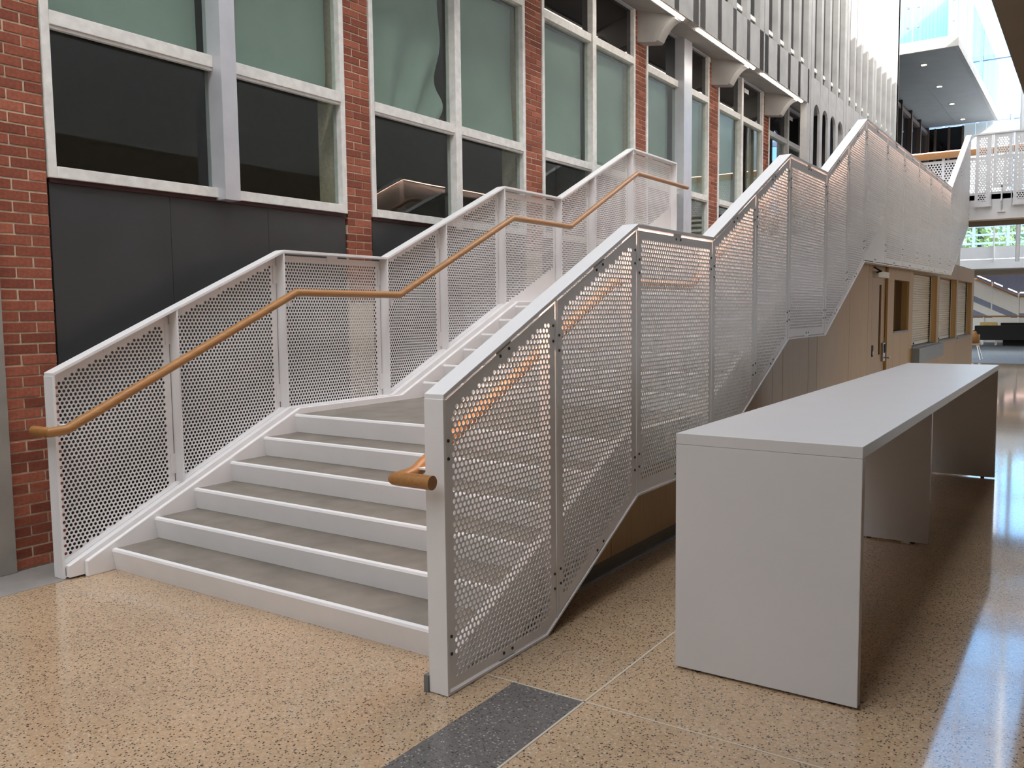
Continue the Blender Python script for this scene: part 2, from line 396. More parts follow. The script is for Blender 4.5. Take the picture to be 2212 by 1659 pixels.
for i, (a, b) in enumerate(LX):
    t = empty('strip_light', (0, 0, 0))
    box('housing', a-.01, b+.01, 4.955, 5.045, 5.735, 5.80, 'soffit', t)
    obj('diffuser', MB().cyl((a, 5.0, 5.735), (b, 5.0, 5.735), .028, 12), 'led', t, smooth=True)
    tag(t, 'glowing linear strip light under the overhang, %s' % ['above the third tall window', 'above the wide grey mullion', 'above the fifth tall window'][i], 'light', 'strip lights under the overhang')

fc = empty('wall_facade', (0, 0, 0)); struct(fc, 'fluted concrete upper facade with tall fins and slot windows', 'facade')
XE = 27.2; ZH = 14.0
joints = [3.42+2.95*i for i in range(9)]     # 12.27, 15.22, 18.17, 21.12 ...
slots = []
for j in joints:
    for q in range(4):
        s = j+.45+.66*q
        if s < XE-.3: slots.append(s)
HS = .23
# backing glass and sill panels, one spandrel per gap, one fin between slots
edges = [1.4]+[e for s in slots for e in (s-HS, s+HS)]+[XE]
box('glazing', 3.0, XE, YF+.10, YF+.14, 6.25, ZH, 'blackglass', fc)
for s in slots:
    low = s > 18.2
    if s < 9: continue
    if low:
        # arched opening head between piers
        prof = [(s-HS, 6.30), (s-HS, 5.60)]
        for i in range(1, 8):
            a = math.pi-i*math.pi/8; prof.append((s+HS*math.cos(a), 5.60+HS*math.sin(a)))
        prof += [(s+HS, 5.60), (s+HS, 6.30)]
        obj('spandrel', MB().prism(prof, YF+.004, YF+.05, 'y'), 'conc', fc)
    else:
        box('spandrel', s-HS, s+HS, YF+.03, YF+.13, ZF, 6.30, 'conc', fc)
    box('sill', s-HS, s+HS, YF+.01, YF+.13, 6.30, 6.33, 'conc', fc)
    box('window_transom', s-HS, s+HS, YF+.075, YF+.10, 6.52, 6.59, 'frame', fc)
def fin(x0, x1, z0):
    wd = x1-x0; c = (x0+x1)/2; mb = MB()
    if wd < .3:
        mb.prism([(x0-c, YF+.13), (x0+.02-c, YF), (x1-.02-c, YF), (x1-c, YF+.13)], z0 or 6.0, ZH, 'z')
        if not z0: mb.box(x0-c, x1-c, YF, YF+.05, 0, 6.0)
    else:
        w = wd/2-.008
        for a in (x0-c, x1-c-w): mb.prism([(a, YF+.13), (a+.02, YF), (a+w-.02, YF), (a+w, YF+.13)], z0, ZH, 'z')
        mb.box(-.01, .01, YF+.06, YF+.13, z0, ZH)
    return mb, c
cache = {}
for a, b in zip([3.42-.2]+[s+HS for s in slots], [slots[0]-HS]+[s-HS for s in slots[1:]]+[XE]):
    z0 = ZF if (a+b)/2 < 17.9 else 0.0
    key = (round(b-a, 3), z0)
    if key not in cache:
        mb, c = fin(a, b, z0); cache[key] = mb.mesh('fin', 'conc')
    if b < 9: continue
    link('fin', cache[key], fc, ((a+b)/2, 0, 0))
box('facade_end', XE-.25, XE, YF, YF+1.2, 0, ZH, 'conc', fc)
wr = box('wall_return', 20.62, 20.9, YF+.26, YW+.4, 0, 6.3, 'dkpanel'); struct(wr, 'dark return wall behind the arched slots', 'wall')
box('back_wall', 20.9, 27.0, YW+.2, YW+.4, 0, 6.3, 'dkpanel', wr); box('cover', 18.03, 27.0, YF+.15, YW+.39, 6.03, 6.2, 'ucon', wr)

# ------------------------------------------------------------------ glazed recess and hanging box beyond the facade
gz = empty('window_7'); struct(gz, 'dark glazed wall with brown mullions under the hanging box', 'window')
box('glass', XE, 38.8, 6.0, 6.05, 2.6, 8.85, 'blackglass', gz)
for i in range(7):
    x = XE+.15+i*1.9
    box('mullion', x, x+.16, 5.86, 6.0, 2.6, 8.85, 'brownframe', gz)
box('transom', XE, 38.8, 5.90, 6.0, 8.55, 8.70, 'brownframe', gz)
box('transom', XE, 38.8, 5.93, 6.0, 5.9, 5.98, 'alum', gz)
bx = empty('hanging_box', (27.2, 3.43, 8.85)); bx.matrix_world = Matrix.Translation((27.2, 3.43, 8.85))
tag(bx, 'grey hanging balcony box with glass sides and four downlights in its underside', 'balcony')
def bb(name, x0, x1, y0, y1, z0, z1, mat, par=bx, bev=0):
    return obj(name, MB().box(x0-27.2, x1-27.2, y0-3.43, y1-3.43, z0-8.85, z1-8.85), mat, par, bevel=bev)
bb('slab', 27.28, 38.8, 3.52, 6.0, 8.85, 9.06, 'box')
bb('edge_trim', 27.2, 27.28, 3.43, 6.0, 8.84, 9.14, 'conc'); bb('edge_trim', 27.281, 38.8, 3.43, 3.52, 8.84, 9.14, 'conc')
bb('soffit_seam', 27.28, 38.8, 4.86, 4.88, 8.842, 8.851, 'greymetal')
for y0, y1 in ((3.46, 4.60), (4.62, 6.0)):
    g = bb('glass_panel', 27.225, 27.245, y0, y1, 9.10, 10.9, 'glassb')
    for yy in (y0+.12, y1-.12):
        for zz in (9.55, 10.1):
            obj('glass_fixing', MB().cyl((27.19-27.2, yy-3.43, zz-8.85), (27.25-27.2, yy-3.43, zz-8.85), .035, 10), 'steel', g)
for i in range(6):
    bb('glass_panel', 27.25+i*1.92, 27.25+i*1.92+1.9, 3.455, 3.475, 9.10, 10.9, 'glassb')
bb('inner_wall', 28.6, 28.75, 3.9, 6.0, 9.06, 13.5, 'boxwhite'); bb('inner_wall', 28.75, 38.8, 4.4, 4.5, 9.06, 13.5, 'boxwhite')
for x in (28.72, 31.78, 34.73, 37.75):
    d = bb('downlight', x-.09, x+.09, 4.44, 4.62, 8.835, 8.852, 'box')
    bb('lens', x-.065, x+.065, 4.465, 4.595, 8.828, 8.836, 'spot', d)
wb_ = empty('wall_far'); struct(wb_, 'white panelled end wall with tall glazing behind the hanging box', 'wall')
box('glass', 38.9, 38.95, 4.6, 6.0, 5.3, 8.8, 'blackglass', wb_)
for y in (4.6, 5.1, 5.6): box('mullion', 38.82, 38.9, y, y+.08, 5.3, 8.8, 'brownframe', wb_)
for i in range(4): box('panel', 38.9, 39.0, 3.05+i*.39, 3.05+i*.39+.375, 5.3, 8.84, 'boxwhite', wb_)

# ------------------------------------------------------------------ staircase
Y0S, Y1S = 2.345, 5.155          # clear width between stringers
RI = .1408; TR = .3095
flights = [(3.015, 0.0, 6), (6.12, RI*6, 6), (9.225, RI*12, 6)]
st = empty('staircase', (3.015, 3.75, 0)); st.matrix_world = Matrix.Translation((3.015, 3.75, 0))
tag(st, 'wide stair of grey concrete treads with white metal risers and landings', 'staircase')
def sb(name, mb, mat, bev=0):
    mb.v = [(x-3.015, y-3.75, z) for x, y, z in mb.v]; return obj(name, mb, mat, st, bevel=bev)
ends = [6.12, 9.225, 17.35]
for fi, (xn, zb, n) in enumerate(flights):
    for k in range(n):
        x = xn+k*TR; z = zb+(k+1)*RI; zl = z-RI
        # riser leans back slightly, rounded lip at the top
        sb('riser', MB().prism([(x, z-.016), (x+.006, z-.003), (x+.016, z+.0), (x+.030, z+.0), (x+.030, z-.012), (x+.036, zl-.002), (x+.022, zl-.002)], Y0S, Y1S), 'white')
        x2 = x+TR+.028 if k < n-1 else ends[fi]+.028
        if k < n-1:
            sb('tread', MB().box(x+.030, x2, Y0S, Y1S, z-.05, z-.003), 'tread')
        else:
            sb('landing', MB().box(x+.030, x2, Y0S, Y1S, z-.09, z-.003), 'tread')
# sloping underside plates
for fi, (xn, zb, n) in enumerate(flights):
    xa, za, xb, zb2 = xn+.02, zb-.01, xn+n*TR, zb+n*RI-.18
    if fi == 0: pts = [(xn+.45, .0), (xb, zb2), (xb, zb2-.03), (xn+.52, .0)]
    else: pts = [(xn-.05, zb-.16), (xb, zb2), (xb, zb2-.03), (xn-.05, zb-.19)]
    sb('underside_plate', MB().prism(pts, Y0S, Y1S), 'whitef')
ln = [(2.84, .055), (3.023, .175)]
nose = [(3.015, RI)]
def string_top(off):
    # nosing line, offset upwards
    g = RI/TR; p = []
    p.append((2.85, RI-.165*g+off)); p.append((3.015+5*TR+.06, RI*6+.025+off*.55)); p.append((6.12-TR+.02, RI*6+.025+off*.55))
    p.append((6.12+5*TR+.06, RI*12+.025+off*.55)); p.append((9.225-TR+.02, RI*12+.025+off*.55))
    p.append((9.225+5*TR+.06, RI*18+.025+off*.55)); p.append((17.35, RI*18+.025+off*.55))
    return p
top_in = string_top(.035)
bot_in = [(17.35, RI*18-.21), (9.225+6*TR, RI*18-.21), (9.15, RI*12-.21), (6.12+6*TR, RI*12-.21), (6.05, RI*6-.21), (3.015+6*TR, RI*6-.21), (3.015+.40, 0.0), (2.85, 0.0)]
sb('stringer', MB().prism(top_in+bot_in, Y1S, Y1S+.035), 'white', bev=.006)
sb('stringer', MB().prism(top_in+bot_in, Y0S-.035, Y0S), 'white', bev=.006)

# ------------------------------------------------------------------ perforated railings
PIT = .0289; HR = .0105
def perforated(poly, seg, thick, margin, solid_back=True, pit=PIT, hr=HR):
    """poly: convex (x,z) outline (ccw). Returns MB in local (x, 0..thick, z) with real round holes."""
    n = len(poly)
    area = sum(poly[i][0]*poly[(i+1) % n][1]-poly[(i+1) % n][0]*poly[i][1] for i in range(n))
    if area < 0: poly = poly[::-1]
    ed = []
    for i in range(n):
        a, b = Vector(poly[i]), Vector(poly[(i+1) % n]); d = (b-a).normalized(); ed.append((a, Vector((-d.y, d.x))))
    xs = [p[0] for p in poly]; zs = [p[1] for p in poly]
    V = [Vector(p) for p in poly]; E_ = [(i, (i+1) % n) for i in range(n)]
    row = 0; z = min(zs)+margin
    x0 = min(xs)+margin
    cs = [(math.cos(2*math.pi*(q+.5)/seg)*hr, math.sin(2*math.pi*(q+.5)/seg)*hr) for q in range(seg)]
    while z < max(zs):
        x = x0+(pit/2 if row % 2 else 0)
        while x < max(xs):
            p = Vector((x, z))
            if all((p-a).dot(nn) >= margin for a, nn in ed):
                b = len(V); V += [Vector((x+c, z+s)) for c, s in cs]; E_ += [(b+q, b+(q+1) % seg) for q in range(seg)]
            x += pit
        z += pit*.866; row += 1
    vo, eo, fo, ov_ = delaunay_2d_cdt(V, E_, [], 1, 1e-6)[:4]
    hid = [((min(o)-n)//seg if o and min(o) >= n else -1) for o in ov_]
    fo = [f for f in fo if not (hid[f[0]] >= 0 and all(hid[q] == hid[f[0]] for q in f))]
    mb = MB(); nv = len(vo)
    mb.v = [(v.x, 0, v.y) for v in vo]; mb.f = [tuple(f) for f in fo]
    if solid_back:
        cnt = {}
        for f in fo:
            for i in range(len(f)):
                a, b = f[i], f[(i+1) % len(f)]; k = (a, b) if a < b else (b, a)
                cnt[k] = None if k in cnt else (a, b)
        mb.v += [(v.x, thick, v.y) for v in vo]
        mb.f += [tuple(nv+i for i in reversed(f)) for f in fo]
        mb.f += [(e[1], e[0], nv+e[0], nv+e[1]) for e in cnt.values() if e]
    return mb
def raw_mesh(mb, name, mat):
    me = D.meshes.new(name); me.from_pydata(mb.v, [], mb.f); me.materials.append(M[mat]); return me

bolt_me = MB().cyl((0, -.004, 0), (0, .004, 0), .0075, 8).mesh('bolt', 'bolt')
GAP = .013
def build_rail(label, top, bottom, divs, yo, dirn, segs, hand_pts, hand_end, led, cat='railing'):
    """yo: outer plane, dirn: +1 when the stair is on the +y side of it."""
    ys = lambda d: yo+dirn*d
    root = empty('perforated_railing', (divs[0], yo, 0)); root.matrix_world = Matrix.Translation((divs[0], yo, 0))
    tag(root, label, cat)
    def part(name, mb, mat, par=None, smooth=False, bev=0):
        mb.v = [(x-divs[0], y-yo, z) for x, y, z in mb.v]; return obj(name, mb, mat, par or root, smooth, bev)
    T = .022
    def band(nodes, d0, d1, dz):
        lo = [(x, z+dz) for x, z in nodes]
        return MB().prism(list(nodes)+lo[::-1], ys(d0), ys(d1))
    x0, x1 = divs[0], divs[-1]
    def clip(nodes):
        r = [(x0, lerp_line(nodes, x0))]+[p for p in nodes if x0+1e-4 < p[0] < x1-1e-4]+[(x1, lerp_line(nodes, x1))]
        return r
    part('cap', band(clip(top), -.001, .102, -T), 'white', bev=.003)
    part('bottom_plate', band([(x, z+.012) for x, z in clip(bottom)], 0, .10, -.012), 'white')
    for i, x in enumerate(divs):
        zb, zt = lerp_line(bottom, x), lerp_line(top, x)-T*.9
        a, b = (x-.004, x+.012) if i == 0 else ((x-.012, x+.004) if i == len(divs)-1 else (x-.006, x+.006))
        if i == 0: part('post', MB().box(a, b, min(ys(-.001), ys(.101)), max(ys(-.001), ys(.101)), zb, zt), 'white', bev=.002)
        else: part('post', MB().box(a, b, min(ys(.004), ys(.099)), max(ys(.004), ys(.099)), zb+.01, zt), 'white')
    for i in range(len(divs)-1):
        a, b = divs[i]+GAP+(.004 if i == 0 else 0), divs[i+1]-GAP
        tp = [(a, lerp_line(top, a)-T-GAP*1.1)]+[(x, z-T-GAP*1.1) for x, z in top if a+.01 < x < b-.01]+[(b, lerp_line(top, b)-T-GAP*1.1)]
        bt = [(a, lerp_line(bottom, a)+.012+GAP*.8)]+[(x, z+.012+GAP*.8) for x, z in bottom if a+.01 < x < b-.01]+[(b, lerp_line(bottom, b)+.012+GAP*.8)]
        poly = bt+tp[::-1]
        sg = segs(i)
        mb = perforated([(p[0]-a, p[1]) for p in poly], sg, .004, .052, solid_back=sg >= 8)
        pn = link('panel', raw_mesh(mb, 'panel', 'white'), root, (a-divs[0], dirn*.006 if dirn > 0 else -.010, 0))
        if sg < 8: continue
        # tabs and bolts at the sides, top and bottom
        def tab(xa, xb, za, zb_):
            part('tab', MB().box(xa, xb, min(ys(.011), ys(.016)), max(ys(.011), ys(.016)), za, zb_), 'white')
        def bolt(x, z):
            link('bolt', bolt_me, root, (x-divs[0], dirn*(.006 if dirn > 0 else .010)+(0 if dirn > 0 else 0), z))
            
        for xs_, sgn in ((a, 1), (b, -1)):
            ztp = lerp_line(top, xs_)-T; zbt = lerp_line(bottom, xs_)+.012
            H = ztp-zbt
            zc = [ztp-.16-(.06 if sgn > 0 else .0), zbt+.20]
            for z in zc:
                tab(min(xs_-sgn*GAP, xs_+sgn*.03), max(xs_-sgn*GAP, xs_+sgn*.03), z-.07, z+.07)
                bolt(xs_+sgn*.016, z-.038); bolt(xs_+sgn*.016, z+.038)
        mid = (a+b)/2
        zt_, zb_ = lerp_line(top, mid)-T, lerp_line(bottom, mid)+.012
        gt = (lerp_line(top, mid+.05)-lerp_line(top, mid-.05))/.1; gb = (lerp_line(bottom, mid+.05)-lerp_line(bottom, mid-.05))/.1
        for zz, g, s2 in ((zt_, gt, -1), (zb_, gb, 1)):
            part('tab', MB().prism([(mid-.06, zz-.06*g), (mid+.06, zz+.06*g), (mid+.06, zz+.06*g+s2*.045), (mid-.06, zz-.06*g+s2*.045)], ys(.011), ys(.016)), 'white')
            bolt(mid-.035, zz-.035*g+s2*.033); bolt(mid+.035, zz+.035*g+s2*.033)
    # handrail
    yh = ys(.185)
    pts = [(x, yh, z) for x, z in hand_pts]
    xs0, zs0 = hand_pts[0]
    pts = [(xs0, ys(.0), zs0), (xs0, yh, zs0)]+[(xs0+.10, yh, zs0+.005)]+pts[1:]
    h = part('handrail', MB().tube(pts, .030, 20), 'hand', smooth=True)
    for x in divs[:-1]+[divs[-1]]:
        if x > hand_pts[-1][0]: continue
        xx = x+.05
        z = lerp_line(hand_pts, xx)-.022
        part('handrail_bracket', MB().box(xx-.025, xx+.025, min(ys(.09), yh), max(ys(.09), yh), z-.012, z-.004).box(xx-.012, xx+.012, min(ys(.014), ys(.10)), max(ys(.014), ys(.10)), z-.075, z-.006), 'white', h)
    if led:
        # warm strip under the inner lip of the cap
        lt = [(x, z) for x, z in clip(top) if x < 17.4]
        part('light_strip', band([(x, z-T) for x, z in lt], .074, .096, -.007), 'ledp')
    return root

topN = [(2.745,1.286),(4.565,2.122),(5.745,2.122),(7.53,2.943),(8.745,2.943),(10.415,3.745),(17.30,3.752),(19.80,5.075)]
botN = [(2.745,.003),(3.54,.003),(4.57,.525),(5.75,.525),(7.55,1.358),(8.78,1.358),(10.45,2.15),(17.50,2.20),(20.1,3.38)]
divN = [2.745,3.65,4.56,5.745,6.65,7.53,8.742,9.61,10.415,11.6,12.75,13.9,14.97,16.13,17.30,18.5,19.80]
HO = .335
handN = [(2.665,.932),(4.60,1.79),(5.78,1.79),(7.55,2.612),(8.78,2.612),(10.45,3.41),(17.3,3.41)]
build_rail('white perforated railing on the open side of the stair facing the table', topN, botN, divN, 2.206, 1,
           lambda i: 12 if i < 3 else 8, handN, 0, True)
topL = [(2.735,1.283),(4.57,2.121),(5.75,2.121),(7.602,2.951),(8.775,2.951),(10.66,3.80),(12.11,3.80)]
botL = [(2.735,.003),(4.57,.80),(5.75,.80),(7.70,1.63),(8.80,1.63),(10.7,2.47),(12.11,2.47)]
divL = [2.735,3.61,4.57,5.75,6.60,7.602,8.775,9.59,10.66,12.11]
handL = [(2.655,.935),(4.60,1.79),(5.80,1.785),(7.62,2.612),(8.82,2.612),(10.60,3.448),(12.30,3.452)]
lr = build_rail('white perforated railing on the brick wall side of the stair', topL, botL, divL, 5.325, -1,
           lambda i: 12 if i < 4 else 8, handL, 0, False)
# base channel of the wall-side railing, seen above the stringer
ch = [(2.755,.085),(4.555,.896),(5.75,.896),(7.63,1.735),(8.775,1.735),(10.66,2.575),(12.11,2.575)]
chb = [(x, z-.16) for x, z in ch]; chb = [(2.755, .012), (3.02, .012)]+chb[1:]
for y0, y1, dz in ((5.192, 5.232, 0), (5.232, 5.262, -.012), (5.262, 5.32, -.004)):
    mb = MB().prism([(x, z+dz) for x, z in ch]+chb[::-1], y0, y1)
    mb.v = [(x-2.735, y-5.325, z) for x, y, z in mb.v]
    obj('base_channel', mb, 'white', lr, bevel=.003)
nr = [o for o in C.objects if o.name == 'perforated_railing'][0]
mb = MB().prism([(x, z+.0) for x, z in [(2.80,.085),(4.555,.896),(5.75,.896),(7.60,1.735),(8.775,1.735),(10.45,2.575),(17.3,2.575)]]+[(17.3,2.45),(10.45,2.45),(8.8,1.62),(7.55,1.62),(5.75,.78),(4.57,.78),(2.92,.01),(2.80,.01)], 2.275, 2.308)
mb.v = [(x-2.745, y-2.206, z) for x, y, z in mb.v]; obj('base_channel', mb, 'white', nr)
box('floor_plate', -.012, .03, .10, .125, .002, .075, 'greymetal', nr)

# fourth flight up to the bridge (seen edge-on behind the railing)
fs = empty('upper_flight', (17.35, 3.2, 2.5)); fs.matrix_world = Matrix.Translation((17.35, 3.2, 2.5))
tag(fs, 'upper flight of white steps rising to the bridge', 'staircase')
for k in range(9):
    x = 17.4+k*.29; z = 2.535+(k+1)*.1462
    obj('step', MB().box(x-17.35, x+.31-17.35, 2.345-3.2, 4.2-3.2, z-.06-2.5, z-2.5).box(x-17.35, x+.02-17.35, 2.345-3.2, 4.2-3.2, z-.15-2.5, z-2.5), 'whitef', fs)

# ------------------------------------------------------------------ timber wall under the stair
YV = 2.43
wv = box('wall_timber', 4.12, 11.9, YV+.03, YV+.10, 0, .2, 'doorw'); struct(wv, 'oak veneer wall enclosing the room under the stair', 'wall')
def under(x):
    return min(2.40, lerp_line(botN, x)+.04)
seams = [4.12, 4.65, 5.9, 7.1, 7.82, 8.13, 9.0, 9.33, 10.75, 11.75, 11.97]
for a, b in zip(seams, seams[1:]):
    p = [(a+.004, .105), (b-.004, .105)]
    tops = [(x, under(x)) for x in [a+.004]+[q[0] for q in botN if a < q[0] < b]+[b-.004]]
    obj('panel', MB().prism(p+tops[::-1], YV, YV+.025), 'veneer', wv)
    obj('backing', MB().prism([(a, .1), (b, .1), (b, under(b)-.02), (a, under(a)-.02)], YV+.026, YV+.05), 'doorw', wv)
box('plinth', 3.75, 23.1, YV+.012, YV+.04, 0, .104, 'plinth', wv)
box('plinth_trim', 3.75, 23.1, YV-.004, YV+.012, 0, .008, 'steel', wv)
# door
dd = empty('door_2', (12.0, YV, 0)); struct(dd, 'oak door with vision slit and lever lock under the stair', 'door')
box('frame_head', -.02, 1.02, .0, .06, 2.34, 2.42, 'veneer', dd)
leaf = obj('leaf', MB().box(0, .60, .035, .075, .01, 2.34).box(.74, 1.0, .035, .075, .01, 2.34).box(.60, .74, .035, .075, .01, .98).box(.60, .74, .035, .075, 1.94, 2.34), 'doorw', dd)
box('vision_glass', .60, .74, .05, .06, .98, 1.94, 'blackglass', dd)
box('frame_jamb', -.03, .0, .0, .07, .01, 2.34, 'veneer', dd)
box('lock_body', .80, .94, .005, .036, .88, 1.14, 'steel', dd, .006)
box('keypad', .84, .91, -.006, .006, 1.0, 1.12, 'rubber', dd)
obj('lever', MB().tube([(.87, .01, .93), (.87, -.05, .93), (1.02, -.055, .925)], .011, 10), 'steel', dd, smooth=True)
cl = box('door_closer', .10, .80, -.05, .036, 2.03, 2.11, 'frame', dd, .004)
obj('closer_arm', MB().tube([(.1, -.03, 2.09), (.02, -.09, 2.10), (.05, .0, 2.16)], .012, 8), 'rubber', dd)
rd = box('card_reader', 12.05, 12.13, YV+.0, YV+.034, .98, 1.13, 'rubber', None, .004)
rd2 = box('face_plate', 12.07, 12.11, YV-.004, YV+.001, 1.0, 1.05, 'steel', rd)
tag(rd, 'small dark card reader with a metal plate beside the oak door', 'card reader')
# service front with openings
sv = empty('wall_service'); struct(sv, 'oak veneer service front with three shuttered openings', 'wall')
def vp(x0, x1, z0, z1, nm='panel'): return box(nm, x0, x1, YV, YV+.03, z0, z1, 'veneer', sv)
vp(13.004, 13.45, .105, 2.42); vp(13.454, 14.65, 2.03, 2.42); vp(13.454, 14.0, .105, 1.28); vp(14.004, 14.65, .105, 1.28); vp(14.654, 15.0, .105, 2.42)
vp(15.004, 17.50, 2.19, 2.42); vp(15.004, 17.5, .105, .90); vp(17.504, 17.80, .105, 2.50); vp(17.804, 20.15, 2.19, 2.50); vp(17.804, 20.15, .105, .98)
vp(20.154, 20.35, .105, 2.50); vp(20.354, 22.8, 2.19, 2.50); vp(20.354, 22.8, .105, .98); vp(22.804, 23.2, .105, 2.50)
box('end_panel', 23.17, 23.2, YV+.03, 4.4, .0, 2.50, 'veneer', sv)
box('top_cover', 17.5, 23.2, YV+.03, 4.4, 2.47, 2.50, 'veneer', sv)
# dark recess
box('recess_back', 13.45, 14.65, YV+.11, YV+.13, 1.2, 2.1, 'blackglass', sv); box('recess_side', 14.65, 14.68, YV+.03, YV+.11, 1.2, 2.1, 'doorw', sv)
box('recess_side', 13.42, 13.45, YV+.03, YV+.11, 1.2, 2.1, 'doorw', sv); box('recess_shelf', 13.45, 14.65, YV-.005, YV+.11, 1.255, 1.28, 'plinth', sv); box('recess_top', 13.45, 14.65, YV+.03, YV+.11, 2.03, 2.05, 'doorw', sv)
sl_me = MB().prism([(.004, 0), (-.008, .006), (-.016, .02), (-.012, .032), (.004, .040), (.008, .040), (.008, 0)], 0, 1, 'x').mesh('slat', 'shutter')
slabel = ['roller shutter above the grey counter box', 'middle roller shutter between oak jambs', 'roller shutter nearest the far end of the oak service front']
for q, (a, b) in enumerate(((15.004, 17.50), (17.804, 20.15), (20.354, 22.8))):
    sh = empty('roller_shutter', (a, YV+.13, 0)); sh.matrix_world = Matrix.Translation((a, YV+.13, 0))
    tag(sh, 'closed cream '+slabel[q], 'shutter', 'roller shutters in the service front')
    n = 29; z0 = 1.0
    for i in range(n):
        o = link('slat', sl_me, sh, (.02, random.uniform(-.002, .002), z0+.05+i*.0405)); o.scale = (b-a-.08, 1, 1)
    obj('bottom_bar', MB().box(.02, b-a-.06, -.015, .012, z0-.005, z0+.05), 'shutter', sh)
    obj('lock_knob', MB().box(.8, .86, -.03, -.015, z0+.005, z0+.035), 'rubber', sh)
    obj('guide_track', MB().box(b-a-.06, b-a-.015, -.03, .03, z0-.02, 2.19), 'rubber', sh)
    obj('guide_cover', MB().box(b-a-.03, b-a-.0, -.035, .03, z0-.02, 2.19), 'shutter', sh)
    box('jamb', b-.005, b+.0, YV+.03, YV+.16, .98, 2.19, 'veneer', sv); box('jamb', a, a+.005, YV+.03, YV+.16, .98, 2.19, 'veneer', sv)
    box('reveal_head', a, b, YV+.03, YV+.16, 2.185, 2.21, 'veneer', sv)
    box('counter_sill', a, b, YV-.02, YV+.25, .955, .985, 'greymetal', sv)
    box('shutter_back', a, b, YV+.16, YV+.18, .9, 2.2, 'doorw', sv)
cb = obj('counter_box', MB().box(0, 2.62, 0, .12, 0, .235), 'greymetal', loc=(15.0, 2.312, .735), bevel=.004)
tag(cb, 'dark grey box counter mounted under the roller shutter beside the recess', 'counter')
# white ribbed panel above the timber box end
rp = empty('wall_ribbed'); struct(rp, 'white ribbed wall panel above the timber box', 'wall')
box('backing', 20.6, 22.95, 2.75, 2.80, 2.5, 3.9, 'whitef', rp)
for i in range(12): box('rib', 20.65+i*.19, 20.65+i*.19+.09, 2.70, 2.75, 2.5, 3.9, 'whitef', rp)

# ------------------------------------------------------------------ long white table
tb = empty('bar_table', (3.54, .74, 0)); tb.matrix_world = Matrix.Translation((3.54, .74, 0))
tag(tb, 'long white bar-height table on three slab legs', 'table')
TL, TW, TH = 5.70, .785, 1.077
tp_ = obj('tabletop', MB().box(0, TL/2-.001, 0, TW, TH-.048, TH).box(TL/2, TL, 0, TW, TH-.048, TH), 'laminate', tb, bevel=.0015)
obj('edge_band', MB().box(.0, TL, -.0012, .0, TH-.047, TH-.001), 'laminate', tb)
for x0, y0, y1 in ((0, 0, TW), (2.80, .15, TW-.15), (TL-.055, 0, TW)):
    lg = obj('leg_panel', MB().box(x0, x0+.05, y0, y1, .012, TH-.049), 'laminate', tb, bevel=.0015)
    obj('leg_edge', MB().box(x0+.001, x0+.049, y0-.0012, y0, .013, TH-.05), 'laminate', lg)
    for yy in (y0+.10, y1-.10):
        obj('foot', MB().cyl((x0+.025, yy, 0), (x0+.025, yy, .014), .016, 10), 'rubber', lg)

# ------------------------------------------------------------------ bridge
br = empty('bridge', (20.0, 2.2, 3.37)); br.matrix_world = Matrix.Translation((20.0, 2.2, 3.37))
tag(br, 'white footbridge with hung perforated panels and timber handrail', 'bridge')
def bo(name, x0, x1, y0, y1, z0, z1, mat, par=br, bev=0):
    return obj(name, MB().box(x0-20, x1-20, y0-2.2, y1-2.2, z0-3.37, z1-3.37), mat, par, bevel=bev)
bo('beam', 20.12, 20.35, -8, 2.6, 3.40, 3.95, 'whitef'); bo('deck', 20.12, 21.45, -8, 4.9, 3.80, 3.90, 'whitef')
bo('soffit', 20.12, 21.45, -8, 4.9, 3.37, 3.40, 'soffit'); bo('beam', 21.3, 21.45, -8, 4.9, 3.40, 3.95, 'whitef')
def yz_panel(name, x, y0, y1, z0, z1, seg=6, pit=.045, hr=.0155, mar=.07, par=br, org=(20, 2.2, 3.37), mat='white'):
    mb = perforated([(y0, z0), (y1, z0), (y1, z1), (y0, z1)], seg, .004, mar, False, pit, hr)
    mb.v = [(x-org[0], v[0]-org[1], v[2]-org[2]) for v in mb.v]
    return link(name, raw_mesh(mb, name, mat), par)
y = 2.15; i = 0
while y > -2.2:
    w_ = .30 if i % 2 == 0 else .34
    yz_panel('panel', 20.0, y-w_+.01, y-.01, 3.65 if i % 2 == 0 else 4.02, 5.08)
    bo('post', 20.02, 20.09, y-w_-.006, y-w_+.006, 3.65, 5.08, 'white')
    if i % 2 == 1:
        obj('hanger', MB().prism([(20.0-20, 4.05-3.37), (20.0-20, 3.75-3.37), (20.1-20, 3.55-3.37), (20.14-20, 3.55-3.37), (20.14-20, 4.05-3.37)], y-w_/2-.012-2.2, y-w_/2+.012-2.2), 'white', br)
        bo('hanger_plate', 20.08, 20.13, y-w_/2-.07, y-w_/2+.07, 3.53, 3.55, 'whitef')
    y -= w_+.02; i += 1
bo('top_rail', 19.97, 20.09, -8, 2.2, 5.08, 5.11, 'white')
yz_panel('back_panel', 21.40, -2.5, 4.3, 3.95, 4.86, 6, .06, .021, .05)
bo('handrail', 21.28, 21.40, -8, 4.5, 4.90, 5.03, 'hand'); bo('light_strip', 21.27, 21.30, -8, 4.5, 5.032, 5.045, 'ledf')
bo('back_rail', 21.38, 21.44, -8, 4.5, 5.03, 5.06, 'white')
for yy in (2.9, 1.7, .4): bo('post', 21.37, 21.43, yy, yy+.05, 3.95, 5.03, 'white')

